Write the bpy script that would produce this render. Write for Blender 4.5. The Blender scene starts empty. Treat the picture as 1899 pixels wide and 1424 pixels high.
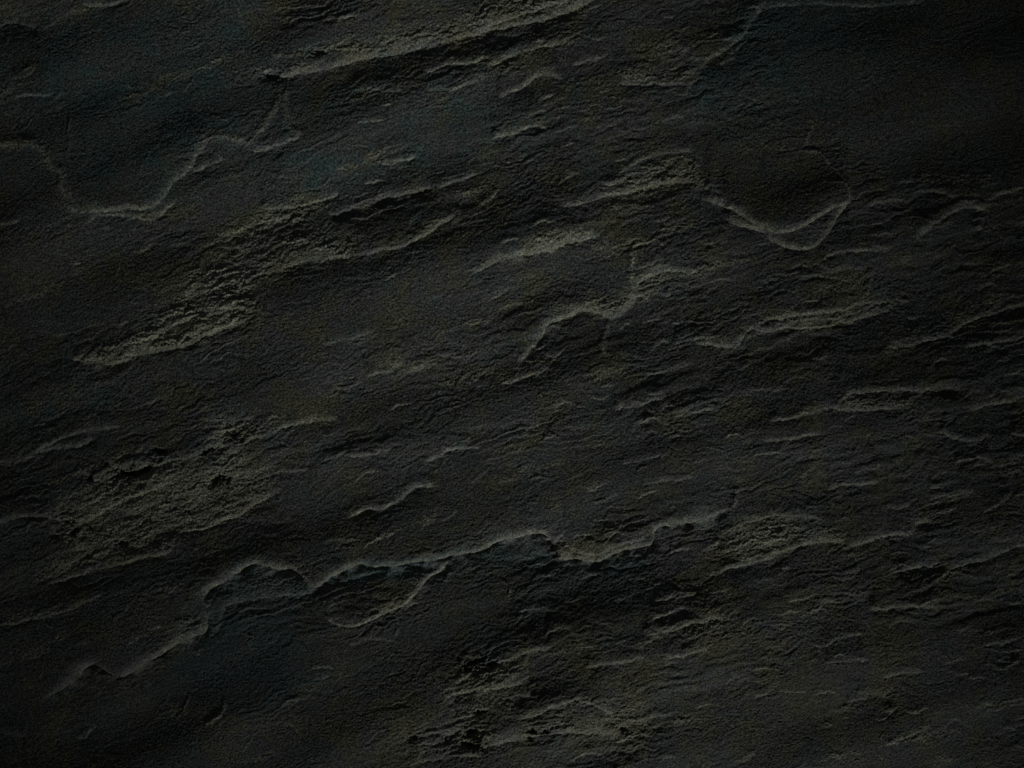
import bpy, math
import numpy as np

# ------------------------------------------------------------------ camera, world, light
W, H = 1899.0, 1424.0          # picture frame measured on the stone, 1 unit = 0.5 mm
S = 0.0005
Z0 = 0.75                      # height of the middle of the view above the foot of the slab
sc = bpy.context.scene

cam_d = bpy.data.cameras.new('camera')
cam = bpy.data.objects.new('camera', cam_d)
sc.collection.objects.link(cam)
cam_d.lens = 50.0
cam_d.sensor_width = 36.0
cam_d.clip_start = 0.01
cam_d.clip_end = 60.0
DIST = (W * S) * 50.0 / 36.0
cam.location = (0.0, -DIST, Z0)
cam.rotation_euler = (math.radians(90), 0, 0)
sc.camera = cam

world = bpy.data.worlds.new('World')
sc.world = world
world.use_nodes = True
bg = world.node_tree.nodes['Background']
bg.inputs[0].default_value = (0.90, 1.0, 1.02, 1)
bg.inputs[1].default_value = 0.025


def aim(o, target):
    d = np.array(target) - np.array(o.location)
    import mathutils
    o.rotation_euler = mathutils.Vector(d).to_track_quat('-Z', 'Y').to_euler()


# key lamp: raking light from below, a little from the right, low over the stone
KEY_ELEV, KEY_SIDE, KEY_DIST = 20.0, 20.0, 6.0
ce, se = math.cos(math.radians(KEY_ELEV)), math.sin(math.radians(KEY_ELEV))
aimp = ((770 - W / 2) * S, 0.0, Z0 + (H / 2 - 250) * S)
ld = bpy.data.lights.new('raking_lamp', 'SPOT')
ld.energy = 1280.0
ld.color = (0.98, 1.0, 0.95)
ld.shadow_soft_size = 0.35
ld.spot_size = math.radians(10.2)
ld.spot_blend = 1.0
lo = bpy.data.objects.new('raking_lamp', ld)
sc.collection.objects.link(lo)
lo.location = (aimp[0] + KEY_DIST * ce * math.sin(math.radians(KEY_SIDE)),
               -KEY_DIST * se,
               aimp[2] - KEY_DIST * ce * math.cos(math.radians(KEY_SIDE)))
aim(lo, aimp)

# weak front fill, added for base brightness, its pool darkens the corners
fd = bpy.data.lights.new('front_fill', 'SPOT')
fd.energy = 3.0
fd.color = (0.90, 1.0, 1.0)
fd.shadow_soft_size = 0.25
fd.spot_size = math.radians(31)
fd.spot_blend = 1.0
fo = bpy.data.objects.new('front_fill', fd)
sc.collection.objects.link(fo)
fo.location = (-0.45, -1.75, Z0 + 0.55)
aim(fo, ((760 - W / 2) * S, 0.0, Z0 + (H / 2 - 640) * S))

sc.view_settings.view_transform = 'Standard'
sc.view_settings.look = 'None'
sc.view_settings.exposure = 0.0
sc.view_settings.gamma = 1.0
sc.view_settings.use_curve_mapping = False
sc.render.engine = 'CYCLES'
sc.cycles.use_denoising = False
sc.cycles.max_bounces = 4
sc.cycles.sample_clamp_direct = 2.0

# ------------------------------------------------------------------ grid over the stone
STEP = 1.3


def axis(n):
    core = np.arange(-30.0, n + 30.0 + STEP, STEP)
    ext, v, st = [], 0.0, STEP
    while v < 520.0:
        st = min(st * 1.04, 9.0)
        v += st
        ext.append(v)
    ext = np.array(ext)
    return np.concatenate([(core[0] - ext)[::-1], core, core[-1] + ext])


gx, gy = axis(W), axis(H)
NX, NY = len(gx), len(gy)
X, Y = np.meshgrid(gx, gy)
X = X.astype(np.float32)
Y = Y.astype(np.float32)

# ------------------------------------------------------------------ noise
_rng = np.random.RandomState(7)
_P = _rng.permutation(4096)
_P = np.concatenate([_P, _P]).astype(np.int32)
_A = _rng.uniform(0, 2 * np.pi, 4096)
_GX, _GY = np.cos(_A).astype(np.float32), np.sin(_A).astype(np.float32)


def perlin(x, y, seed=0):
    x = x + np.float32(seed * 17.31)
    y = y + np.float32(seed * 9.77)
    xf, yf = np.floor(x), np.floor(y)
    xi, yi = xf.astype(np.int32) & 4095, yf.astype(np.int32) & 4095
    fx, fy = x - xf, y - yf
    u = fx * fx * fx * (fx * (fx * 6 - 15) + 10)
    v = fy * fy * fy * (fy * (fy * 6 - 15) + 10)
    x1, y1 = (xi + 1) & 4095, (yi + 1) & 4095

    def g(ix, iy, dx, dy):
        k = _P[(_P[ix] + iy) & 4095]
        return _GX[k] * dx + _GY[k] * dy
    a = g(xi, yi, fx, fy)
    b = g(x1, yi, fx - 1, fy)
    c = g(xi, y1, fx, fy - 1)
    d = g(x1, y1, fx - 1, fy - 1)
    return ((a + u * (b - a)) * (1 - v) + (c + u * (d - c)) * v) * 1.5


def fbm(x, y, seed, n=3, gain=0.5):
    r, a = 0, 1.0
    for i in range(n):
        r = r + a * perlin(x, y, seed + i * 3)
        x, y, a = x * 2.03, y * 2.03, a * gain
    return r


def sstep(e0, e1, x):
    t = np.clip((x - e0) / (e1 - e0), 0, 1)
    return t * t * (3 - 2 * t)


# bedding runs up to the right, steeper on the left side
U = X
V = Y + 0.42 * X - 0.000062 * X * X
# ragged outlines: the traced lines are read through a slightly warped copy of the plane
WX = X + 5.0 * perlin(X / 38, Y / 30, 1) + 2.6 * perlin(X / 13, Y / 11, 2) + 1.2 * perlin(X / 6, Y / 5, 3)
WY = Y + 4.0 * perlin(X / 38, Y / 30, 4) + 2.6 * perlin(X / 12, Y / 10, 5) + 1.3 * perlin(X / 5.5, Y / 5, 6)

hgt = np.zeros_like(X)
pale_and_lit = np.zeros_like(X)      # pale freshly broken stone, and light painted along edges
teal = np.zeros_like(X)      # blue green mineral film
olive = np.zeros_like(X)     # brownish film
dark_and_shade = np.zeros_like(X)     # darker slate sheets, and shade painted into the hollow


def smooth_line(pts, n=6):
    p = np.array(pts, float)
    if len(p) < 3:
        return p
    q = np.vstack([2 * p[0] - p[1], p, 2 * p[-1] - p[-2]])
    out = []
    for i in range(1, len(q) - 2):
        a, b, c, d = q[i - 1], q[i], q[i + 1], q[i + 2]
        for k in range(n):
            t = k / n
            out.append(0.5 * (2 * b + (c - a) * t + (2 * a - 5 * b + 4 * c - d) * t * t + (3 * b - a - 3 * c + d) * t ** 3))
    out.append(q[-2])
    return np.array(out)


def window(p, r):
    i0, i1 = np.searchsorted(gx, [p[:, 0].min() - r, p[:, 0].max() + r])
    j0, j1 = np.searchsorted(gy, [p[:, 1].min() - r, p[:, 1].max() + r])
    return slice(j0, max(j1, j0 + 1)), slice(i0, max(i1, i0 + 1))


def line_field(p, wx, wy):
    """signed distance (positive on the left hand of travel) and 0..1 position along the line"""
    best = np.full(wx.shape, 1e12, np.float32)
    sg = np.zeros(wx.shape, np.float32)
    tt = np.zeros(wx.shape, np.float32)
    seg = np.hypot(*(p[1:] - p[:-1]).T)
    dv = (p[1:] - p[:-1]) / np.maximum(seg, 1e-6)[:, None]
    nrm = np.stack([dv[:, 1], -dv[:, 0]], 1)
    L = max(seg.sum(), 1e-6)
    acc = 0.0
    for i in range(len(p) - 1):
        a, b = p[i], p[i + 1]
        d = b - a
        l2 = max(d @ d, 1e-9)
        rx, ry = wx - a[0], wy - a[1]
        t = np.clip((rx * d[0] + ry * d[1]) / l2, 0, 1)
        ex, ey = rx - t * d[0], ry - t * d[1]
        dd = ex * ex + ey * ey
        m = dd < best
        best[m] = dd[m]
        n = nrm[i]
        cr = rx * n[0] + ry * n[1]
        if i > 0:                       # at a corner the two neighbours decide the side together
            na = nrm[i - 1] + n
            cr = np.where(t <= 0, rx * na[0] + ry * na[1], cr)
        if i < len(p) - 2:
            nb = nrm[i + 1] + n
            cr = np.where(t >= 1, (wx - b[0]) * nb[0] + (wy - b[1]) * nb[1], cr)
        sg[m] = np.where(cr[m] >= 0, 1, -1)
        tt[m] = ((acc + t * seg[i]) / L)[m]
        acc += seg[i]
    return np.sqrt(best) * sg, tt, L


def ledge(pts, lip=18, h=10, drop=9, fall=40, w=0.35, t0=0.12, t1=0.12, back=95.0, wf=0.85):
    """broken edge of a layer: a rounded shoulder steepens towards a sharp foot, with a shallow trough below"""
    p = smooth_line(pts)
    back = min(back, 0.3 * np.hypot(*(p[1:] - p[:-1]).T).sum())
    r = max(back * 3.2, fall * 3.2) + 12
    sl = window(p, r)
    wx, wy = X[sl] + wf * (WX[sl] - X[sl]), Y[sl] + wf * (WY[sl] - Y[sl])
    s, t, L = line_field(p, wx, wy)
    ch = p[-1] - p[0]
    t = ((wx - p[0, 0]) * ch[0] + (wy - p[0, 1]) * ch[1]) / (ch @ ch)
    env = np.ones(wx.shape, np.float32)
    if t0 > 0:
        env = env * sstep(0, t0, t)
    if t1 > 0:
        env = env * sstep(0, t1, 1 - t)
    # uneven along its length
    nz = np.clip(0.85 + 0.8 * perlin(wx / 42, wy / 34, 11) + 0.35 * perlin(wx / 15, wy / 12, 14), 0.12, 1.4)
    near = np.exp(-np.abs(s) / 9)
    env = env * (0.85 + (nz - 0.85) * near)
    sp, sn = np.maximum(s, 0), np.maximum(-s, 0)
    G = 0.45 * drop
    up = (1.1 * h + G) * (0.6 * (1 - np.exp(-sp / (0.26 * lip))) + 0.4 * (1 - np.exp(-sp / (0.9 * lip)))) * np.exp(-sp / back) - G * np.exp(-sp / back)
    dn = -G * np.exp(-sn / fall)
    hgt[sl] += env * np.where(s > 0, up, dn)
    chip = np.clip(0.85 + 0.9 * perlin(wx / 11, wy / 8, 12), 0.1, 1.6)
    k = sstep(-1.5, 1.0, s)
    pale_and_lit[sl] = np.maximum(pale_and_lit[sl], np.clip(w * env * k * chip * (0.8 * np.exp(-sp / (lip * 0.6)) + 0.8 * np.exp(-sp / 3.0)), 0, 1))  # pale broken edge, also paints the light the lip catches


def ridge(pts, width=3.0, h=3.0, w=0.3, t0=0.15, t1=0.15):
    p = smooth_line(pts)
    sl = window(p, width * 5 + 12)
    wx, wy = WX[sl], WY[sl]
    s, t, L = line_field(p, wx, wy)
    env = sstep(0, t0, t) * sstep(0, t1, 1 - t) * (0.85 + 0.5 * perlin(wx / 22, wy / 20, 13))
    g = np.exp(-(s / width) ** 2) * env
    hgt[sl] += h * g
    pale_and_lit[sl] = np.maximum(pale_and_lit[sl], np.clip(w * g, 0, 1))  # pale crest, doubles as painted light on rims


def poly_mask(pts, feather=10, out=None):
    p = np.array(pts, float)
    q = np.vstack([p, p[:1]])
    sl = window(q, feather * 3 + 30)
    wx, wy = WX[sl], WY[sl]
    s, t, L = line_field(q, wx, wy)
    ins = np.zeros(wx.shape, bool)
    for i in range(len(p)):
        a, b = q[i], q[i + 1]
        c = ((a[1] > wy) != (b[1] > wy))
        with np.errstate(divide='ignore', invalid='ignore'):
            xx = (b[0] - a[0]) * (wy - a[1]) / (b[1] - a[1] + 1e-9) + a[0]
        ins ^= c & (wx < xx)
    sd = np.where(ins, np.abs(s), -np.abs(s))
    return sl, sd


PARTS = []     # (name, label, slice, boolean mask)


def crumbly(pts, amp=1.0, pale=0.6, feather=9, sink=0.0, label=None, ol=0.5):
    """patch where the smooth skin has broken away and the stone is rough"""
    sl, sd = poly_mask(pts, feather)
    m = sstep(-1.2 * feather, 1.8 * feather, sd + 14 * perlin(U[sl] / 40, V[sl] / 14, 28) + 6 * perlin(U[sl] / 12, V[sl] / 6, 35))
    u, v, x, y = U[sl], V[sl], X[sl], Y[sl]
    v = v + 5 * perlin(x / 26, y / 20, 27)
    v = v + 6 * perlin(x / 22, y / 16, 29)
    n = np.tanh(4 * perlin(u / 46, v / 12, 21))
    n2 = perlin(u / 19, v / 6.5, 22)
    crumb = sstep(0.05, 0.25, perlin(x / 9, y / 6.5, 23)) * (1 + perlin(x / 30, y / 20, 30))
    n4 = perlin(x / 4.2, y / 3.5, 24)
    big = perlin(u / 80, v / 26, 25)
    loc = np.clip(0.8 + 1.1 * perlin(x / 48, y / 34, 32), 0.2, 1.7)
    hgt[sl] += 0.78 * m * amp * loc * (0.9 * n + 1.2 * n2 + 1.0 * crumb + 1.1 * n4) + m * amp * 1.0 * big - sink * m
    pale_and_lit[sl] = np.maximum(pale_and_lit[sl], m * 0.95 * pale * np.clip(0.9 + 0.5 * n2 + 0.3 * big + 0.2 * n, 0.45, 1.4))
    olive[sl] = np.maximum(olive[sl], m * ol)
    if label:
        PARTS.append(('crumbly_patch', label, sl, sd > 0))


def tint(pts, which, a, feather=30):
    sl, sd = poly_mask(pts, feather)
    m = a * sstep(-feather, feather, sd)
    arr = {'dark_and_shade': dark_and_shade, 'teal': teal, 'olive': olive, 'pale_and_lit': pale_and_lit}[which]
    arr[sl] = np.maximum(arr[sl], m)


def lift(pts, h, feather=4):
    sl, sd = poly_mask(pts, feather)
    hgt[sl] += h * sstep(-feather, feather, sd)


def pit(cx, cy, rx, ry, ang=-15, depth=45, soft=False):
    p = np.array([[cx - rx, cy - rx], [cx + rx, cy + rx]], float)
    sl = window(p, rx * 1.6 + 20)
    a = math.radians(ang)
    dx, dy = WX[sl] - cx, WY[sl] - cy
    ex = (dx * math.cos(a) + dy * math.sin(a)) / rx
    ey = (-dx * math.sin(a) + dy * math.cos(a)) / ry
    r2 = ex * ex + ey * ey
    if soft:
        hgt[sl] -= depth * np.exp(-r2)
        return
    r2 = np.maximum(r2 + 0.9 * perlin(X[sl] / 8, Y[sl] / 6, 31) + 0.6 * perlin(X[sl] / 3.6, Y[sl] / 3.2, 33), 0)
    hgt[sl] -= 0.30 * depth * np.exp(-r2 * r2 * 1.6) + 2.5 * np.exp(-r2 * 0.25) * (1 + perlin(X[sl] / 5, Y[sl] / 4, 34))


# ------------------------------------------------------------------ general relief of the stone
calm = np.zeros_like(X)
flat = np.zeros_like(X)
for pg_ in ([(1310, 300), (1420, 268), (1526, 292), (1576, 375), (1489, 421), (1431, 434), (1347, 386)],
            [(-600, -600), (470, -600), (470, 140), (380, 260), (300, 380), (140, 390), (-600, 420)],
            [(1420, 40), (1900, -600), (2500, -600), (2500, 340), (1640, 340), (1560, 260), (1420, 200)],
            [(-600, 440), (230, 430), (330, 480), (200, 620), (-600, 640)],
            [(480, 520), (860, 500), (900, 640), (560, 640)],
            [(520, 900), (900, 800), (1330, 800), (1330, 930), (1000, 970), (560, 1040)],
            [(-600, 1180), (340, 1100), (390, 1180), (700, 1200), (700, 2000), (-600, 2000)],
            [(1420, 1230), (1700, 1150), (2500, 1060), (2500, 2000), (1150, 2000), (1250, 1330)]):
    sl_, sd_ = poly_mask(pg_, 40)
    calm[sl_] = np.maximum(calm[sl_], sstep(-20, 40, sd_))
hgt += 12.0 * fbm(U / 600, V / 210, 41, 2)
right = sstep(900, 1500, X)
amt = 0.18 + 0.25 * right + 0.8 * perlin(X / 200, Y / 110, 44)
amt = np.clip(amt, 0.03, 0.9) * (1 - 0.8 * calm)
bu, bv = U + 60 * perlin(X / 120, Y / 90, 51), V + 13 * perlin(X / 90, Y / 60, 52) + 6 * perlin(X / 22, Y / 18, 53)
s1 = perlin(bu / 170, bv / 38, 45)
hgt += amt * 2.6 * s1
hgt += amt * 1.7 * np.tanh(5 * perlin(bu / 80, bv / 19, 46)) * 0.6
hgt += (0.2 + 0.8 * amt) * 0.75 * perlin(bu / 30, bv / 9, 47)
rug = np.clip(0.75 + 0.9 * perlin(X / 130, Y / 90, 54), 0.25, 1.6)       # some skin is smooth, some gritty
# cleavage: thin sheets of the stone end in ragged contour-like steps
for su, sv, lev, hh, seed in ((420, 105, 2.6, 2.6, 61), (170, 46, 1.9, 1.5, 64)):
    f = lev * (perlin(bu / su, bv / sv, seed) + 0.32 * perlin(U / (su * 0.3), V / (sv * 0.34), seed + 1) + 0.07 * perlin(U / 17, V / 8, seed + 2)) + 20
    fr = f - np.floor(f)
    st = np.floor(f) + sstep(0.90, 1.0, fr)
    brk = sstep(-0.05, 0.5, perlin(X / 150, Y / 100, seed + 3)) * (1 - 0.7 * calm)
    gate = sstep(0.0, 0.02, -np.gradient(perlin(bu / su, bv / sv, seed), axis=0) / np.gradient(gy)[:, None] * sv * 0.02)
    brk = brk * gate
    hgt += hh * brk * (st - f)
    pale_and_lit += 0.22 * brk * sstep(0.86, 0.93, fr) * np.clip(0.6 + perlin(X / 14, Y / 9, seed + 4), 0, 1)
# fine splits along the bedding everywhere, then the grain itself
thin = np.clip(0.55 + 1.1 * perlin(bu / 150, bv / 60, 55), 0.1, 1.5)
hgt += thin * (1 - 0.4 * calm) * 0.42 * np.tanh(4 * perlin(bu / 30, bv / 7.5, 56))
hgt += thin * 0.45 * perlin(bu / 13, bv / 4.6, 57)
hgt += rug * (1 - 0.5 * calm) * 0.36 * perlin(X / 10, V / 7, 48)
hgt += (0.3 + 0.7 * rug) * (1 - 0.4 * calm) * 0.40 * perlin(X / 5.6, V / 4.6, 49)
hgt += (0.6 + 0.4 * rug) * 0.80 * perlin(X / 3.5, Y / 3.0, 50)

# ------------------------------------------------------------------ crumbly patches
crumbly([(560, 100), (640, 72), (700, 60), (800, 38), (880, 8), (960, -30), (1120, -30), (1085, 22), (1010, 46), (895, 62), (822, 79), (740, 95), (650, 112)],
        1.25, 0.42, 16, label='broad crumbly band along the top edge above a long straight lip')
crumbly([(885, 130), (935, 105), (985, 78), (1040, 58), (1075, 70), (1010, 100), (960, 130), (905, 150)], 0.9, 0.32, 16)
crumbly([(1152, 134), (1194, 122), (1268, 124), (1299, 140), (1268, 158), (1215, 154), (1152, 148)], 0.9, 0.42, 8,
        label='small crumbly patch near the top right of the middle')
crumbly([(1168, 85), (1225, 58), (1289, 58), (1299, 105), (1289, 126), (1183, 121)], 0.5, 0.22, 18)
crumbly([(126, 668), (230, 632), (310, 570), (358, 515), (421, 495), (470, 500), (468, 553), (478, 588), (411, 615), (337, 642), (263, 660), (221, 682), (174, 678)],
        1.2, 0.62, 7, label='palest crumbly patch left of centre, shaped like a leaf')
crumbly([(180, 640), (300, 540), (400, 430), (490, 370), (640, 345), (590, 400), (680, 430), (660, 480), (520, 505), (480, 590), (300, 655)], 0.5, 0.26, 22, ol=0.4)
crumbly([(352, 490), (400, 437), (437, 421), (495, 374), (553, 379), (627, 356), (579, 379), (569, 405), (511, 416), (474, 448), (400, 466)], 1.0, 0.45, 14,
        label='upper crumbly patch with thin ridges above the palest one')
crumbly([(484, 500), (505, 463), (553, 432), (621, 437), (642, 453), (653, 474), (579, 480), (527, 495)], 1.15, 0.45, 10,
        label='small crumbly wedge just left of the middle hollow')
crumbly([(79, 958), (132, 916), (174, 885), (211, 853), (253, 858), (337, 848), (379, 842), (390, 795), (395, 769), (463, 769), (485, 800), (448, 827), (458, 853),
         (506, 879), (513, 916), (448, 958), (384, 979), (326, 990), (316, 1022), (253, 1037), (174, 1058), (79, 1085), (84, 1053), (116, 1022), (95, 990)],
        1.0, 0.5, 16, sink=3, label='largest crumbly patch with black pits at lower left')
crumbly([(10, 1137), (79, 1121), (147, 1108), (132, 1130), (63, 1150), (0, 1158)], 0.8, 0.3, 14)
crumbly([(305, 1150), (350, 1128), (380, 1135), (380, 1172), (330, 1185)], 0.7, 0.32, 12)
crumbly([(1131, 369), (1183, 311), (1225, 290), (1278, 282), (1294, 316), (1310, 345), (1268, 337), (1215, 350), (1183, 363), (1152, 369)], 1.0, 0.52, 10,
        label='crumbly wedge at the left of the round flake')
crumbly([(930, 488), (967, 453), (1004, 437), (1068, 422), (1108, 432), (1073, 448), (1036, 461), (994, 474)], 1.0, 0.55, 9,
        label='narrow crumbly streak near the middle')
crumbly([(1004, 606), (1036, 569), (1083, 548), (1131, 558), (1168, 532), (1183, 500), (1236, 493), (1289, 498), (1299, 511), (1241, 519), (1215, 532), (1183, 548), (1162, 574), (1131, 590), (1094, 577), (1041, 587)],
        0.9, 0.5, 9, label='branching crumbly patch right of the middle')
crumbly([(1375, 627), (1404, 600), (1447, 579), (1489, 574), (1557, 571), (1636, 558), (1673, 561), (1636, 579), (1584, 595), (1505, 608), (1426, 616)], 0.85, 0.5, 9,
        label='long crumbly streak on the right below the small square panel')
crumbly([(1547, 763), (1562, 737), (1594, 727), (1663, 727), (1710, 730), (1678, 755), (1636, 760), (1584, 763)], 0.6, 0.45, 9)
crumbly([(1341, 990), (1373, 969), (1436, 958), (1531, 969), (1573, 985), (1568, 1008), (1520, 1006), (1468, 1019), (1399, 1043), (1336, 1061), (1352, 1032)], 1.0, 0.48, 12,
        label='crumbly patch at the right end of the main ledge')
crumbly([(1205, 1165), (1290, 1140), (1370, 1128), (1350, 1165), (1290, 1190), (1220, 1188)], 0.8, 0.38, 16)
crumbly([(820, 1265), (870, 1240), (920, 1225), (965, 1212), (978, 1215), (982, 1285), (930, 1320), (850, 1330), (815, 1300)], 0.7, 0.42, 16,
        label='crumbly patch with two black pits at the bottom middle')
crumbly([(735, 1375), (800, 1345), (870, 1335), (940, 1345), (1020, 1310), (1100, 1292), (1160, 1300), (1250, 1342), (1150, 1362), (1073, 1356), (1004, 1364), (952, 1374), (880, 1392), (780, 1402)], 0.7, 0.4, 18,
        label='crumbly streak along the bottom edge')
crumbly([(650, 172), (700, 162), (765, 168), (740, 188), (690, 190)], 0.6, 0.25, 12)
crumbly([(690, 665), (740, 650), (790, 665), (770, 690), (710, 695)], 0.7, 0.25, 14)
crumbly([(1210, 1115), (1250, 1100), (1310, 1100), (1290, 1118), (1240, 1130)], 0.6, 0.3, 12)

# narrow broken streaks scattered along the bedding
for _ in range(85):
    cx = 1899 * (1 - _rng.uniform(0, 1) ** 1.6)
    cy = _rng.uniform(10, 1414)
    if (1290 < cx < 1590 and 255 < cy < 480) or (cx > 1500 and cy < 330):
        continue
    L_, T_ = _rng.uniform(30, 95), _rng.uniform(5, 12)
    sl0 = -(0.42 - 0.000124 * cx) + _rng.normal(0, 0.06)
    top = [(cx + k * L_, cy + k * L_ * sl0 - T_ * (1 - abs(k)) * _rng.uniform(0.5, 1.3)) for k in (-1, -0.6, -0.2, 0.2, 0.6, 1)]
    bot = [(cx + k * L_, cy + k * L_ * sl0 + T_ * (1 - abs(k)) * _rng.uniform(0.5, 1.3)) for k in (0.6, 0.2, -0.2, -0.6)]
    crumbly(top + bot, _rng.uniform(0.5, 0.9), _rng.uniform(0.2, 0.46), 6, ol=0.5)

# ------------------------------------------------------------------ flakes: thin plates standing proud
flake_round = [(1310, 300), (1360, 280), (1420, 268), (1470, 274), (1526, 292), (1550, 318), (1566, 345), (1576, 375), (1547, 386), (1520, 402), (1489, 421), (1457, 432),
               (1431, 434), (1405, 420), (1373, 399), (1347, 386), (1312, 368)]
flake_under = [(1347, 392), (1405, 424), (1431, 437), (1457, 435), (1489, 424), (1520, 405), (1552, 388), (1568, 384), (1552, 400), (1536, 426), (1515, 450), (1489, 465), (1457, 457), (1431, 444), (1405, 430), (1373, 418)]
flake_lens = [(598, 1125), (640, 1085), (690, 1062), (760, 1052), (832, 1043), (811, 1064), (790, 1079), (758, 1116), (727, 1132), (690, 1151), (658, 1163), (632, 1161), (606, 1148)]
for nm, lab, pg in (('flake', 'round smooth flake with a bright lower rim', flake_round),
                    ('flake', 'thin crescent plate under the round flake', flake_under),
                    ('flake', 'lens shaped flake hanging under the main ledge', flake_lens)):
    sl_, sd_ = poly_mask(pg, 4)
    PARTS.append((nm, lab, sl_, sd_ > 0))

# ------------------------------------------------------------------ traced ledges
A = ledge
# long straight lip at the top
A([(455, 150), (485, 142), (553, 139), (606, 126), (685, 105), (737, 97), (822, 79), (895, 60), (1000, 42), (1090, 8), (1140, -20)], 15, 9, 8, 24, 0.2)
A([(899, 129), (930, 118), (967, 100), (1020, 87), (1073, 80)], 14, 6, 7, 20, 0.3)
A([(880, 60), (940, 40), (1000, 20), (1060, 5)], 12, 6, 6, 14, 0.35)
A([(925, 186), (967, 163), (1010, 142), (1050, 147)], 14, 8, 6, 20, 0.35)
A([(1060, 127), (1085, 116), (1118, 110)], 12, 5, 4, 16, 0.25)
A([(1299, 140), (1315, 110), (1347, 95), (1368, 79), (1389, 53), (1405, 26), (1430, -10)], 16, 7, 5, 30, 0.22)
A([(1352, 105), (1368, 92), (1386, 72)], 6, 3, 2, 10, 0.2)
A([(1140, 158), (1200, 156), (1268, 160), (1300, 148)], 10, 4, 6, 20, 0.15)
A([(1400, 18), (1500, 10), (1600, 10), (1730, 4)], 14, 5, 2, 30, 0.2)
# round flake
A([(1299, 369), (1347, 386), (1373, 399), (1405, 420), (1431, 434), (1457, 432), (1489, 421), (1520, 402), (1547, 386), (1580, 376)], 14, 11, 6, 40, 0.5, 0.08, 0.04, wf=0.5)
A([(1340, 405), (1373, 420), (1405, 428), (1425, 442), (1444, 453), (1464, 461), (1484, 464), (1504, 461), (1522, 450), (1538, 432), (1549, 410), (1560, 393), (1574, 382)], 16, 11, 8, 40, 0.5, 0.08, 0.04, wf=0.5)
ridge([(1500, 275), (1526, 292), (1547, 316), (1563, 342), (1574, 376)], 2.5, 1.4, 0.45, 0.1, 0.05)
ridge([(1440, 272), (1490, 276), (1526, 292)], 4, 2, 0.15)
ridge([(1286, 290), (1291, 316), (1301, 338), (1312, 350)], 4, 3, 0.3)
ridge([(1495, 268), (1500, 240), (1502, 215)], 5, 1.5, 0.3)
A([(1025, 369), (1057, 384), (1083, 379), (1120, 363), (1152, 361), (1194, 351), (1236, 342), (1289, 337)], 14, 8, 7, 24, 0.35)
A([(1140, 330), (1190, 300), (1230, 285), (1280, 282), (1295, 296)], 10, 5, 4, 20, 0.25)
A([(1605, 382), (1636, 376), (1680, 374)], 8, 4, 4, 14, 0.25)
A([(1689, 358), (1720, 354), (1745, 360), (1770, 370)], 8, 4, 6, 16, 0.2)
A([(1697, 447), (1720, 426), (1752, 403), (1789, 387), (1838, 392)], 14, 12, 9, 30, 0.5)
A([(1520, 481), (1552, 471), (1594, 469), (1655, 463)], 9, 5, 6, 18, 0.2)
A([(1300, 455), (1340, 450), (1350, 448)], 8, 4, 4, 16, 0.2)
# middle
A([(870, 510), (899, 498), (931, 484), (962, 474), (989, 472), (1036, 458), (1073, 446), (1122, 438)], 15, 10, 8, 26, 0.45)
ridge([(1170, 525), (1172, 495), (1174, 469), (1185, 451), (1217, 445)], 5, 2.5, 0.85, 0.08, 0.08)
A([(1176, 500), (1200, 495), (1236, 480)], 7, 5, 4, 20, 0.2)
A([(1215, 447), (1232, 462), (1240, 470)], 6, 3, 4, 16, 0.2)
A([(955, 690), (967, 669), (994, 642), (1015, 606), (1041, 590), (1078, 579), (1099, 579), (1131, 592), (1162, 577), (1183, 548), (1199, 556), (1215, 569), (1225, 574)], 15, 10, 10, 42, 0.45)
A([(1170, 540), (1200, 515), (1245, 503), (1300, 508)], 12, 7, 6, 20, 0.35)
ridge([(1119, 660), (1118, 640), (1122, 618), (1130, 594)], 4.5, 2, 0.4)
ridge([(1237, 550), (1240, 540), (1243, 528)], 4, 3, 0.25)
A([(1278, 634), (1320, 640), (1362, 645), (1378, 627), (1394, 611), (1426, 616), (1478, 608), (1531, 606), (1584, 595), (1620, 585), (1650, 571)], 12, 8, 7, 26, 0.4)
A([(1394, 602), (1452, 587), (1531, 582), (1599, 566), (1670, 558)], 11, 6, 4, 14, 0.35)
ridge([(1606, 550), (1609, 525), (1612, 495)], 5, 4, 0.3)
A([(1470, 520), (1530, 510), (1608, 495)], 5, 2, 3, 16, 0.05)
A([(1640, 645), (1689, 642), (1720, 632), (1775, 626)], 12, 7, 6, 22, 0.3)
A([(1785, 650), (1842, 637), (1899, 627), (1960, 610)], 11, 7, 6, 22, 0.35, 0.12, 0)
A([(1755, 625), (1794, 600), (1842, 582), (1899, 566), (1960, 545)], 13, 7, 6, 22, 0.3, 0.12, 0)
A([(1812, 539), (1830, 532), (1850, 529)], 9, 5, 4, 14, 0.25)
# upper left veins and rims
R = ridge
R([(-20, 263), (32, 263), (68, 266), (90, 295), (111, 326), (126, 369), (147, 400)], 9, 3.5, 0.42, 0.02, 0.05)
A([(140, 400), (200, 392), (237, 390), (279, 387), (305, 369), (326, 337), (358, 311), (374, 279), (400, 250)], 15, 8, 5, 40, 0.42, wf=0.6)
R([(385, 265), (405, 248), (442, 258), (469, 261), (490, 226), (513, 195), (519, 150)], 7, 2.2, 0.46)
R([(527, 155), (527, 195), (537, 232), (560, 249)], 6, 2, 0.34)
A([(155, 418), (184, 403), (221, 400), (279, 408), (305, 390), (330, 370)], 10, 5, 4, 26, 0.32)
R([(124, 295), (126, 263), (130, 200)], 4, 2, 0.1)
A([(465, 281), (505, 274), (560, 252)], 12, 6, 4, 24, 0.2)
A([(365, 318), (390, 305), (420, 296)], 11, 5, 4, 20, 0.15)
A([(28, 180), (60, 178), (100, 176)], 9, 4, 3, 18, 0.15)
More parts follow.
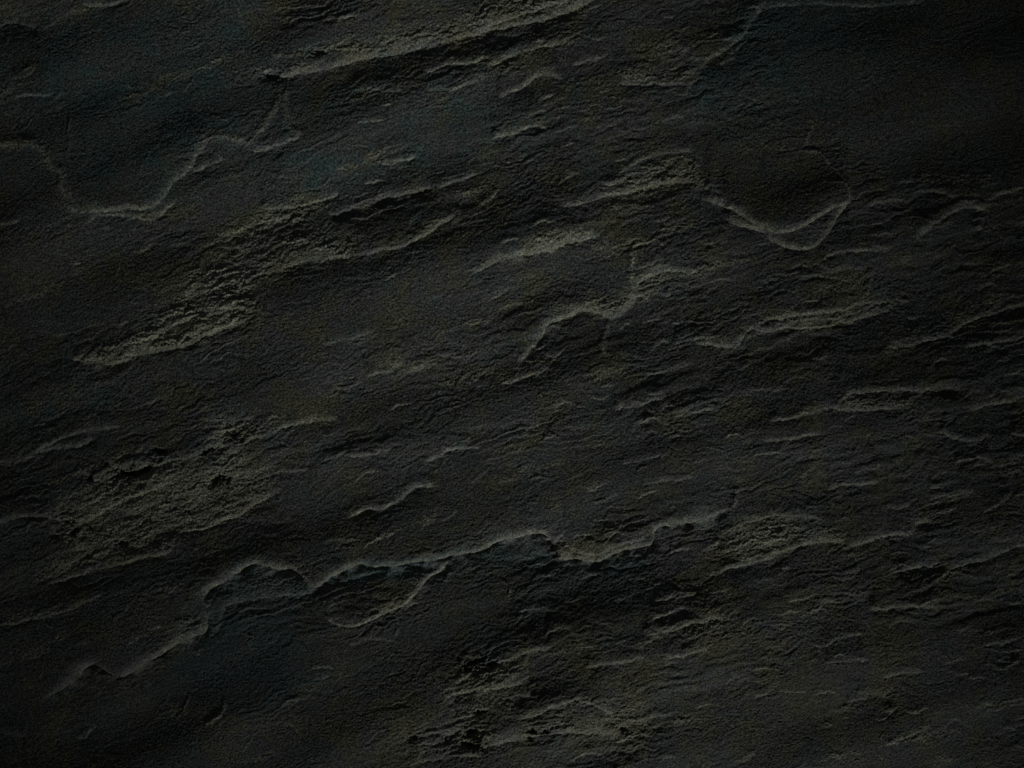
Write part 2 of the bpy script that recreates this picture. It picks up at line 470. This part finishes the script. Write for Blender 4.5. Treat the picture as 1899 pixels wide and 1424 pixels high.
A([(-20, 428), (0, 421), (45, 410)], 10, 4, 4, 20, 0.15)
A([(150, 12), (200, 8), (240, 0)], 12, 5, 6, 30, 0.2)
A([(-20, 60), (20, 40), (70, 52)], 14, 3, 10, 40, 0.05)
A([(705, 306), (740, 300), (772, 289)], 7, 6, 5, 14, 0.45)
A([(912, 260), (948, 247), (979, 237), (1000, 233), (1018, 244)], 8, 7, 9, 24, 0.4)
A([(785, 172), (840, 168), (870, 155), (905, 138)], 9, 5, 4, 18, 0.2)
A([(655, 170), (690, 167), (745, 172)], 8, 4, 4, 14, 0.2)
A([(780, 140), (830, 122), (880, 118), (905, 100)], 11, 5, 5, 18, 0.3)
# below the pale patches
A([(120, 666), (174, 671), (216, 676), (263, 655), (326, 648), (379, 627), (432, 606), (480, 583)], 14, 8, 15, 26, 0.3)
A([(230, 640), (290, 625), (370, 585), (450, 570)], 10, 5, 4, 12, 0.3)
A([(465, 516), (527, 498), (579, 484), (660, 477)], 10, 4, 11, 18, 0.15)
A([(605, 400), (658, 385), (711, 367), (764, 358), (812, 344)], 10, 4, 22, 32, 0.06)
A([(400, 440), (450, 425), (520, 405), (575, 400)], 9, 5, 4, 12, 0.25)
A([(480, 390), (540, 384), (590, 376), (632, 352)], 9, 6, 5, 16, 0.35)
A([(655, 477), (700, 469), (753, 456), (790, 437), (821, 416), (848, 393)], 14, 8, 6, 34, 0.22)
R([(642, 446), (650, 462), (662, 474)], 3, 4, 0.3)
A([(806, 350), (843, 337), (888, 324)], 12, 6, 5, 22, 0.25)
A([(890, 382), (910, 370), (926, 352)], 9, 5, 4, 16, 0.25)
A([(430, 560), (450, 575), (480, 578), (500, 588)], 6, 3, 3, 10, 0.2)
A([(676, 700), (720, 690), (740, 676), (760, 690), (800, 680)], 9, 5, 4, 16, 0.2)
A([(600, 640), (650, 630), (700, 618)], 10, 3, 3, 18, 0.1)
# lower left
A([(-20, 858), (32, 856), (70, 842), (105, 832), (158, 827), (182, 805)], 12, 7, 6, 30, 0.25, 0)
A([(60, 840), (126, 811), (174, 798), (230, 791)], 12, 6, 4, 22, 0.2)
A([(-20, 980), (0, 974), (32, 961), (79, 958), (120, 970)], 18, 9, 7, 26, 0.2, 0)
A([(150, 905), (220, 880), (300, 862), (380, 840), (420, 820), (460, 805)], 9, 5, 5, 14, 0.2)
A([(130, 985), (190, 950), (260, 920), (330, 890)], 9, 4, 8, 22, 0.1)
A([(326, 992), (348, 985), (384, 979), (416, 963), (448, 956), (474, 937), (515, 913)], 9, 7, 9, 40, 0.45)
A([(79, 1087), (174, 1061), (253, 1039), (305, 1027), (330, 1008)], 10, 6, 8, 40, 0.3)
A([(-10, 1160), (60, 1150), (130, 1130), (200, 1100)], 11, 5, 5, 20, 0.2)
A([(440, 826), (516, 800), (558, 785), (632, 776)], 11, 6, 5, 24, 0.25)
A([(512, 878), (540, 874), (575, 873)], 9, 4, 5, 26, 0.15)
A([(645, 850), (690, 842), (730, 836)], 9, 6, 5, 18, 0.25)
A([(785, 860), (821, 842), (843, 834), (892, 832)], 11, 8, 6, 18, 0.35)
A([(640, 962), (679, 948), (711, 943), (743, 927), (774, 906), (815, 899)], 12, 9, 7, 24, 0.4)
A([(695, 1001), (715, 997), (736, 990)], 8, 6, 4, 14, 0.3)
A([(816, 966), (836, 960), (850, 950)], 7, 3, 2, 10, 0.15)
# main ledge
A([(70, 1305), (105, 1283), (137, 1264), (153, 1243), (174, 1232), (195, 1245), (221, 1256), (253, 1243), (284, 1222), (316, 1203), (342, 1185), (379, 1174), (384, 1137), (384, 1097),
   (416, 1079), (448, 1056), (474, 1047), (506, 1053), (548, 1061), (579, 1090), (621, 1069), (664, 1048), (700, 1053), (764, 1045), (843, 1032), (899, 1020), (931, 1003), (967, 995),
   (1004, 991), (1025, 1011), (1036, 1037), (1073, 1040), (1110, 1045), (1131, 1032), (1173, 1019), (1210, 1011), (1220, 982), (1268, 972), (1310, 964), (1356, 942)],
  10, 12, 34, 140, 0.55, 0.05, 0.03, wf=0.5)
R([(1340, 955), (1362, 932), (1369, 900), (1366, 870)], 6, 2, 0.3)
A([(1040, 1000), (1060, 1020), (1110, 1030), (1160, 1010), (1205, 995)], 22, 7, 1, 10, 0.25)
# lens flake
A([(596, 1125), (606, 1148), (632, 1161), (658, 1163), (690, 1151), (727, 1132), (758, 1116), (790, 1079), (811, 1064), (836, 1040)], 6, 9, 10, 60, 0.75, 0.03, 0.05, wf=0.4)
A([(384, 1190), (402, 1170), (430, 1122), (520, 1108), (560, 1106), (590, 1092)], 40, 10, 3, 30, 0.1, 0.06, 0.06, 55)
A([(620, 1085), (680, 1066), (760, 1054), (820, 1045)], 6, 1, 7, 34, 0.0)
R([(825, 1082), (832, 1066), (842, 1056)], 4, 3, 0.2)
R([(732, 1137), (737, 1160), (732, 1180)], 3, 2.2, 0.2)
R([(376, 1344), (400, 1332), (416, 1308), (411, 1288)], 3, 3.5, 0.35)
R([(325, 1338), (340, 1310), (348, 1285)], 2.5, 2, 0.15)
R([(440, 1175), (470, 1180), (455, 1200)], 2.5, 1.5, 0.12)
R([(945, 1108), (943, 1090), (935, 1075)], 2.5, 2.5, 0.25)
A([(575, 1241), (595, 1238), (615, 1241)], 5, 3, 2, 12, 0.2)
A([(-20, 1362), (10, 1364), (50, 1370)], 10, 4, 10, 60, 0.15, 0)
A([(640, 1200), (680, 1190), (740, 1190)], 9, 3, 2, 14, 0.1)
A([(960, 1135), (990, 1132), (1020, 1133)], 6, 3.5, 3, 14, 0.2)
# bottom middle
A([(840, 1270), (880, 1250), (920, 1234), (962, 1216), (1028, 1200)], 12, 6, 3, 16, 0.25)
A([(984, 1290), (981, 1260), (978, 1210)], 10, 4, 8, 34, 0.2)
A([(848, 1333), (870, 1328), (898, 1322)], 8, 6, 4, 12, 0.35)
A([(820, 1300), (860, 1285), (930, 1275), (980, 1262)], 12, 6, 4, 16, 0.25)
A([(860, 1392), (899, 1385), (952, 1374), (1004, 1364), (1073, 1358), (1155, 1364)], 16, 9, 9, 34, 0.35)
A([(960, 1338), (1020, 1312), (1073, 1300), (1110, 1312), (1140, 1322)], 14, 6, 4, 16, 0.3)
A([(760, 1420), (840, 1405), (900, 1402)], 14, 5, 4, 20, 0.2)
A([(1085, 1237), (1140, 1230), (1200, 1221)], 10, 5, 6, 18, 0.2)
A([(1005, 1180), (1045, 1165), (1075, 1190), (1085, 1200)], 8, 3, 3, 14, 0.15)
# lower right
A([(1331, 1063), (1373, 1051), (1426, 1037), (1478, 1016), (1526, 1006), (1578, 1007)], 10, 8, 8, 30, 0.4)
A([(1572, 1018), (1610, 1006), (1652, 995), (1689, 993), (1705, 974), (1735, 968)], 15, 9, 8, 30, 0.4)
A([(1350, 985), (1400, 966), (1450, 956), (1530, 966)], 14, 6, 2, 14, 0.25)
A([(1244, 1026), (1260, 1023), (1282, 1022)], 8, 7, 5, 14, 0.35)
A([(1312, 1018), (1325, 1013), (1338, 1006)], 7, 6, 5, 14, 0.3)
A([(1660, 1066), (1699, 1056), (1750, 1047)], 11, 8, 6, 24, 0.35)
A([(1755, 1063), (1794, 1048), (1836, 1037), (1899, 1011), (1960, 990)], 13, 10, 8, 34, 0.4, 0.12, 0)
A([(1212, 1116), (1250, 1110), (1295, 1104)], 12, 7, 5, 18, 0.3)
A([(1208, 1146), (1240, 1138), (1272, 1126)], 11, 7, 7, 18, 0.3)
A([(1195, 1180), (1240, 1172), (1290, 1155), (1345, 1145)], 14, 8, 5, 20, 0.3)
A([(1230, 1224), (1270, 1216), (1315, 1204)], 11, 6, 5, 20, 0.25)
A([(1180, 1205), (1205, 1190), (1225, 1180)], 7, 4, 3, 12, 0.25)
A([(1610, 1134), (1678, 1127), (1748, 1131)], 12, 7, 6, 24, 0.3)
A([(1460, 1120), (1490, 1110), (1515, 1102)], 9, 4, 4, 16, 0.15)
A([(1630, 1260), (1668, 1253), (1715, 1247)], 11, 6, 5, 20, 0.25)
A([(1570, 1305), (1590, 1301), (1612, 1300)], 10, 5, 4, 18, 0.2)
A([(1530, 1195), (1560, 1185), (1600, 1178)], 11, 5, 3, 20, 0.2)
A([(1530, 1230), (1570, 1226), (1610, 1222)], 11, 5, 3, 20, 0.15)
A([(1590, 1291), (1620, 1290), (1650, 1290)], 9, 4, 3, 16, 0.15)
R([(1830, 1215), (1845, 1232), (1870, 1236), (1890, 1215)], 4, 3, 0.15)
A([(1820, 1200), (1860, 1192), (1899, 1180)], 10, 4, 3, 18, 0.15)
# right, middle height
A([(1420, 784), (1478, 774), (1531, 760), (1584, 762), (1636, 760), (1680, 754)], 12, 7, 6, 24, 0.3)
A([(1545, 755), (1562, 740), (1584, 730), (1636, 725), (1740, 727)], 14, 7, 3, 16, 0.3)
A([(1790, 762), (1847, 750), (1899, 737), (1960, 722)], 11, 8, 7, 26, 0.35, 0.12, 0)
A([(1738, 798), (1763, 813), (1794, 819), (1830, 815)], 9, 8, 7, 24, 0.4)
A([(1872, 804), (1899, 809), (1950, 805)], 9, 6, 6, 24, 0.3, 0.15, 0)
A([(1410, 821), (1478, 813), (1524, 802)], 10, 6, 5, 18, 0.25)
A([(1395, 847), (1425, 843), (1456, 841)], 8, 5, 4, 16, 0.25)
A([(1495, 850), (1510, 842), (1530, 832)], 7, 4, 3, 12, 0.2)
A([(1768, 860), (1800, 853), (1815, 850), (1840, 862)], 9, 7, 7, 22, 0.35)
A([(1778, 884), (1795, 880)], 7, 4, 3, 12, 0.2)
A([(1535, 909), (1584, 900), (1635, 897)], 9, 7, 5, 20, 0.35)
A([(1584, 879), (1610, 873), (1635, 864)], 9, 5, 5, 18, 0.25)
A([(1720, 930), (1750, 922), (1810, 915)], 11, 6, 5, 22, 0.25)
A([(1822, 951), (1852, 937), (1876, 912)], 10, 6, 5, 22, 0.25)
A([(1640, 938), (1665, 942), (1690, 938)], 9, 5, 4, 16, 0.2)
A([(1190, 781), (1210, 776), (1226, 784)], 3.5, 4, 4, 12, 0.4)
A([(1243, 776), (1278, 766), (1325, 757)], 10, 7, 6, 20, 0.3)
A([(1137, 763), (1194, 748), (1240, 739)], 10, 6, 5, 20, 0.25)
A([(927, 716), (983, 698), (1024, 685)], 11, 6, 5, 20, 0.3)
A([(1195, 700), (1230, 690), (1290, 675)], 9, 5, 4, 18, 0.2)
A([(1250, 640), (1285, 630), (1330, 628)], 9, 4, 4, 16, 0.2)
A([(1150, 860), (1200, 850), (1240, 845)], 7, 3, 3, 14, 0.12)
A([(1190, 900), (1230, 893), (1290, 888)], 7, 3, 3, 14, 0.12)
for (x0, y0, x1, y1) in ((1010, 800, 1035, 812), (1232, 830, 1255, 850), (1100, 930, 1125, 925), (1180, 872, 1200, 862), (980, 890, 1010, 884), (1210, 806, 1222, 830)):
    R([(x0, y0), ((x0 + x1) / 2, (y0 + y1) / 2 - 2), (x1, y1)], 2.2, 1.8, 0.2)

# small chips along the bedding and hairline scratches, denser on the right
for _ in range(560):
    cx = 1899 * (1 - _rng.uniform(0, 1) ** 1.5 * 0.98)
    cy = _rng.uniform(0, 1424)
    L_ = _rng.uniform(14, 62)
    if (1290 < cx < 1590 and 255 < cy < 480) or (cx < 1000 and _rng.uniform() < 0.65) or (cx > 1420 and cy < 330):
        continue
    sl0 = -(0.42 - 0.000124 * cx) + _rng.normal(0, 0.12)
    b_ = _rng.normal(0, 0.12) * L_
    k_ = _rng.uniform(0.5, 1.3)
    A([(cx - L_ / 2, cy - sl0 * L_ / 2), (cx, cy + b_), (cx + L_ / 2, cy + sl0 * L_ / 2)], 3.0 + 5 * k_ * _rng.uniform(), 2.6 * k_, 2.0 * k_, 10, 0.26 * k_, 0.3, 0.3)
for _ in range(330):
    cx, cy = _rng.uniform(0, 1899), _rng.uniform(0, 1424)
    a_, L_ = _rng.uniform(0, 2 * math.pi), _rng.uniform(10, 42)
    dx_, dy_ = math.cos(a_) * L_ / 2, math.sin(a_) * L_ / 2
    b_ = _rng.normal(0, 0.2)
    R([(cx - dx_, cy - dy_), (cx - dy_ * b_, cy + dx_ * b_), (cx + dx_, cy + dy_)], 1.5, 0.9, 0.24)

# ------------------------------------------------------------------ pits
for a in ((232, 875, 17, 5, 5, 60), (262, 874, 20, 5, -20, 55), (292, 838, 10, 4, 10, 40), (168, 888, 7, 6, -30, 45), (139, 987, 11, 5, -40, 55), (405, 886, 15, 7, -10, 40),
          (384, 838, 11, 4, -45, 40), (226, 1008, 9, 4, 0, 25), (430, 800, 8, 5, 0, 18), (880, 1228, 22, 4.5, -25, 75), (912, 1233, 11, 7, 10, 75), (870, 1246, 9, 4, 30, 55),
          (887, 1321, 12, 4, 0, 45), (874, 1358, 8, 5, 0, 50), (873, 1382, 16, 6, 5, 65), (985, 1353, 9, 5, 0, 50), (1012, 1356, 7, 4, 0, 40), (1152, 1352, 6, 4, 0, 30),
          (505, 138, 15, 8, -10, 32), (590, 96, 14, 5, -5, 22), (765, 1370, 7, 6, 0, 30), (10, 30, 60, 26, 10, 8, True), (1760, 728, 30, 12, 0, 10, True)):
    pit(*a)
# crumbs broken out around the larger pits
for cx, cy, n_, rr in ((232, 874, 14, 60), (300, 845, 8, 45), (400, 890, 12, 34), (150, 985, 10, 50), (430, 810, 14, 40), (885, 1240, 10, 36), (872, 1365, 14, 40), (1000, 1354, 8, 40)):
    for _ in range(n_ * 2 // 3):
        q = _rng.normal(0, 0.5, 2)
        pit(cx + rr * q[0], cy + rr * 0.4 * q[1], _rng.uniform(2.5, 7), _rng.uniform(1.8, 3.2), _rng.uniform(-60, 40), _rng.uniform(6, 20))

# ------------------------------------------------------------------ mineral tints, with some light and shade painted in
tint([(390, 1100), (416, 1085), (450, 1062), (474, 1052), (548, 1066), (575, 1093), (560, 1105), (520, 1105), (430, 1120), (402, 1185), (388, 1172)], 'teal', 1.0, 8)
tint([(400, 1095), (416, 1087), (450, 1064), (474, 1054), (548, 1068), (572, 1092), (540, 1105), (450, 1100)], 'pale_and_lit', 0.13, 8)  # paints the lit bevel brighter than the stone around it
tint([(388, 1105), (560, 1105), (580, 1300), (420, 1300), (300, 1260)], 'teal', 0.8, 50)
tint([(1300, 130), (1400, -30), (1720, -30), (1600, 140), (1400, 230), (1300, 220)], 'teal', 0.8, 60)
tint([(0, 60), (480, 0), (480, 230), (350, 330), (150, 380), (60, 280)], 'teal', 0.7, 80)
tint([(870, 1030), (1000, 1000), (1030, 1040), (1200, 1030), (1150, 1070), (930, 1060)], 'teal', 0.9, 18)
tint([(600, 1075), (700, 1040), (900, 1010), (1000, 1000), (900, 1040), (780, 1060), (620, 1095)], 'teal', 0.8, 14)
tint([(500, 70), (760, 40), (760, 95), (520, 140)], 'teal', 0.45, 20)
tint([(480, 200), (900, 150), (1100, 250), (800, 300), (560, 420), (460, 320)], 'teal', 0.5, 70)
tint([(0, 720), (260, 700), (200, 800), (0, 860)], 'teal', 0.35, 50)
tint([(1470, 545), (1473, 521), (1610, 495), (1612, 553), (1500, 570)], 'olive', 0.6, 12)
tint([(1470, 545), (1473, 521), (1610, 495), (1612, 553), (1500, 570)], 'pale_and_lit', 0.14, 12)
tint([(1320, 300), (1430, 275), (1520, 300), (1540, 360), (1450, 420), (1360, 380)], 'olive', 0.35, 30)
tint([(700, 1080), (780, 1075), (720, 1130), (670, 1150)], 'olive', 0.6, 20)
tint([(560, 1220), (1000, 1180), (1400, 1060), (1750, 1120), (1600, 1400), (600, 1424)], 'olive', 0.4, 90)
tint([(1040, 1005), (1110, 1030), (1205, 995), (1215, 985), (1200, 1010), (1110, 1042), (1045, 1036)], 'olive', 0.6, 10)

tint([(395, 1125), (560, 1112), (600, 1150), (660, 1175), (760, 1130), (840, 1060), (930, 1030), (1030, 1045), (1200, 1035), (1215, 1090), (1120, 1180), (960, 1200), (860, 1215), (700, 1260),
      (560, 1330), (330, 1310), (240, 1290), (380, 1190)], 'dark_and_shade', 0.85, 14)
tint([(520, 960), (620, 880), (900, 830), (1330, 800), (1330, 920), (1210, 970), (1000, 975), (820, 1010), (640, 1030), (560, 1040), (430, 1030), (330, 1030)], 'dark_and_shade', 0.45, 30)
tint([(1320, 300), (1430, 275), (1530, 300), (1560, 370), (1460, 425), (1360, 385)], 'dark_and_shade', 0.35, 12)
tint([(1040, 640), (1060, 600), (1110, 592), (1120, 660), (1090, 700), (1040, 690)], 'dark_and_shade', 0.6, 16)
tint([(615, 404), (711, 372), (806, 350), (815, 385), (760, 420), (690, 440), (640, 430)], 'dark_and_shade', 0.6, 14)  # shade painted into the upper part of the hollow
tint([(1640, 400), (1899, 380), (1960, 560), (1700, 560), (1640, 500)], 'dark_and_shade', 0.4, 40)

# ------------------------------------------------------------------ material
def stone_material(name):
    m = bpy.data.materials.new(name)
    m.use_nodes = True
    nt = m.node_tree
    N, Lk = nt.nodes, nt.links
    bsdf = N['Principled BSDF']
    bsdf.inputs['Roughness'].default_value = 0.72
    bsdf.inputs['Specular IOR Level'].default_value = 0.28
    tc = N.new('ShaderNodeTexCoord')

    def noise(scale, detail=2.0, rough=0.5):
        n = N.new('ShaderNodeTexNoise')
        n.inputs['Scale'].default_value = scale
        n.inputs['Detail'].default_value = detail
        n.inputs['Roughness'].default_value = rough
        Lk.new(tc.outputs['Object'], n.inputs['Vector'])
        return n.outputs['Fac']

    def rng(v, a, b, c, d):
        r = N.new('ShaderNodeMapRange')
        for k, x in zip(('From Min', 'From Max', 'To Min', 'To Max'), (a, b, c, d)):
            r.inputs[k].default_value = x
        Lk.new(v, r.inputs['Value'])
        return r.outputs['Result']

    def math_(op, a, b):
        n = N.new('ShaderNodeMath')
        n.operation = op
        n.use_clamp = False
        for i, x in enumerate((a, b)):
            if isinstance(x, (int, float)):
                n.inputs[i].default_value = x
            else:
                Lk.new(x, n.inputs[i])
        return n.outputs[0]

    def mix(f, a, b):
        n = N.new('ShaderNodeMix')
        n.data_type = 'RGBA'
        n.clamp_factor = True
        Lk.new(f, n.inputs[0])
        for i, x in ((6, a), (7, b)):
            if isinstance(x, tuple):
                n.inputs[i].default_value = (*x, 1)
            else:
                Lk.new(x, n.inputs[i])
        return n.outputs[2]

    def attr(nm):
        n = N.new('ShaderNodeAttribute')
        n.attribute_name = nm
        return n.outputs['Fac']

    tl = math_('ADD', attr('teal_film'), rng(noise(30, 4, 0.65), 0.40, 0.62, -0.45, 0.5))
    ol = math_('ADD', attr('brown_film'), rng(noise(24, 4, 0.65), 0.40, 0.62, -0.4, 0.95))
    ol = math_('SUBTRACT', ol, math_('MULTIPLY', attr('teal_film'), 0.8))
    tone = rng(noise(14, 4, 0.6), 0.3, 0.7, 0.82, 1.2)
    c = mix(tl, (0.0378, 0.0393, 0.0393), (0.0250, 0.0440, 0.0425))
    c = mix(ol, c, (0.0485, 0.0470, 0.0285))
    dk = N.new('ShaderNodeMix')
    dk.data_type = 'RGBA'
    dk.blend_type = 'MULTIPLY'
    Lk.new(attr('dark_slate_and_shade'), dk.inputs[0])
    Lk.new(c, dk.inputs[6])
    dk.inputs[7].default_value = (0.56, 0.60, 0.62, 1)
    c = dk.outputs[2]
    c = mix(attr('broken_and_lit'), c, (0.162, 0.161, 0.122))
    # grain of the stone: pale and dark crystals
    grain = math_('MULTIPLY', rng(noise(640, 2, 0.7), 0.36, 0.64, 0.1, 2.0), tone)
    mul = N.new('ShaderNodeMix')
    mul.data_type = 'RGBA'
    mul.blend_type = 'MULTIPLY'
    mul.inputs[0].default_value = 1.0
    Lk.new(c, mul.inputs[6])
    comb = N.new('ShaderNodeCombineColor')
    for i in range(3):
        Lk.new(grain, comb.inputs[i])
    Lk.new(comb.outputs[0], mul.inputs[7])
    Lk.new(mul.outputs[2], bsdf.inputs['Base Color'])
    bump = N.new('ShaderNodeBump')
    bump.inputs['Strength'].default_value = 0.6
    bump.inputs['Distance'].default_value = 0.0008
    Lk.new(noise(520, 3, 0.75), bump.inputs['Height'])
    Lk.new(bump.outputs[0], bsdf.inputs['Normal'])
    return m


MAT = stone_material('slate')

# ------------------------------------------------------------------ meshes
px = (X - W / 2) * S
pz = (H / 2 - Y) * S + Z0
py = -hgt * S
face_part = np.full((NY - 1, NX - 1), -1, np.int32)
for k, (nm, lab, sl, m) in enumerate(PARTS):
    j, i = sl
    mm = m[:-1, :-1]
    sub = face_part[j, i][:mm.shape[0], :mm.shape[1]]
    sub[mm[:sub.shape[0], :sub.shape[1]]] = k

idx = np.arange(NX * NY, dtype=np.int64).reshape(NY, NX)
quads = np.stack([idx[1:, :-1], idx[1:, 1:], idx[:-1, 1:], idx[:-1, :-1]], -1)   # facing the camera
ALLV = np.stack([px, py, pz], -1).reshape(-1, 3).astype(np.float32)
ATT = {'broken_and_lit': np.clip(pale_and_lit, 0, 1).ravel(), 'teal_film': np.clip(teal, 0, 1).ravel(), 'brown_film': np.clip(olive, 0, 1).ravel(), 'dark_slate_and_shade': np.clip(dark_and_shade, 0, 1).ravel()}


def build(name, q, extra_v=None, extra_q=None):
    used = np.unique(q)
    remap = np.full(NX * NY, -1, np.int64)
    remap[used] = np.arange(len(used))
    v = ALLV[used]
    f = remap[q].reshape(-1, 4)
    atts = {k: a[used] for k, a in ATT.items()}
    if extra_v is not None:
        ev, eq = extra_v, extra_q
        base = len(v)
        v = np.vstack([v, ev])
        # negative indices in eq point at the extra vertices, others at grid vertices
        e2 = np.where(eq < 0, base + (-eq - 1), remap[np.maximum(eq, 0)])
        f = np.vstack([f, e2])
        atts = {k: np.concatenate([a, np.zeros(len(ev))]) for k, a in atts.items()}
    me = bpy.data.meshes.new(name)
    me.vertices.add(len(v))
    me.vertices.foreach_set('co', v.astype(np.float32).ravel())
    me.loops.add(len(f) * 4)
    me.loops.foreach_set('vertex_index', f.astype(np.int32).ravel())
    me.polygons.add(len(f))
    me.polygons.foreach_set('loop_start', np.arange(0, len(f) * 4, 4, dtype=np.int32))
    me.polygons.foreach_set('loop_total', np.full(len(f), 4, np.int32))
    me.update(calc_edges=True)
    me.polygons.foreach_set('use_smooth', np.ones(len(f), bool))
    for k, a in atts.items():
        at = me.attributes.new(k, 'FLOAT', 'POINT')
        at.data.foreach_set('value', a.astype(np.float32))
    me.materials.append(MAT)
    me.validate()
    o = bpy.data.objects.new(name, me)
    sc.collection.objects.link(o)
    return o


slab = bpy.data.objects.new('slate_slab', None)
sc.collection.objects.link(slab)
slab.location = (0, 0, float(pz.min()))
slab['label'] = 'dark grey slate slab with raking light on ledges, flakes, crumbly patches and black pits'
slab['kind'] = 'thing'
slab['category'] = 'slate slab'

# sides and back close the slab
ring = np.concatenate([idx[0, :], idx[1:, -1], idx[-1, -2::-1], idx[-2:0:-1, 0]])
back = ALLV[ring].copy()
back[:, 1] = 0.06
n = len(ring)
sides = []
for k in range(n):
    k2 = (k + 1) % n
    sides.append((ring[k], ring[k2], -(k2 + 1), -(k + 1)))
corner = np.array([[px.min(), 0.06, pz.max()], [px.max(), 0.06, pz.max()], [px.max(), 0.06, pz.min()], [px.min(), 0.06, pz.min()]], np.float32)
ev = np.vstack([back, corner])
sides.append(tuple(-(n + k + 1) for k in range(4)))

objs = [build('cleaved_face', quads[face_part == -1], ev, np.array(sides, np.int64))]
for k, (nm, lab, sl, m) in enumerate(PARTS):
    q = quads[face_part == k]
    if len(q) < 20:
        continue
    o = build(nm, q)
    o['label'] = lab
    objs.append(o)
for o in objs:
    o.parent = slab
    o.matrix_parent_inverse = slab.matrix_world.inverted() if False else o.matrix_parent_inverse
    o.location = (-slab.location.x, -slab.location.y, -slab.location.z)
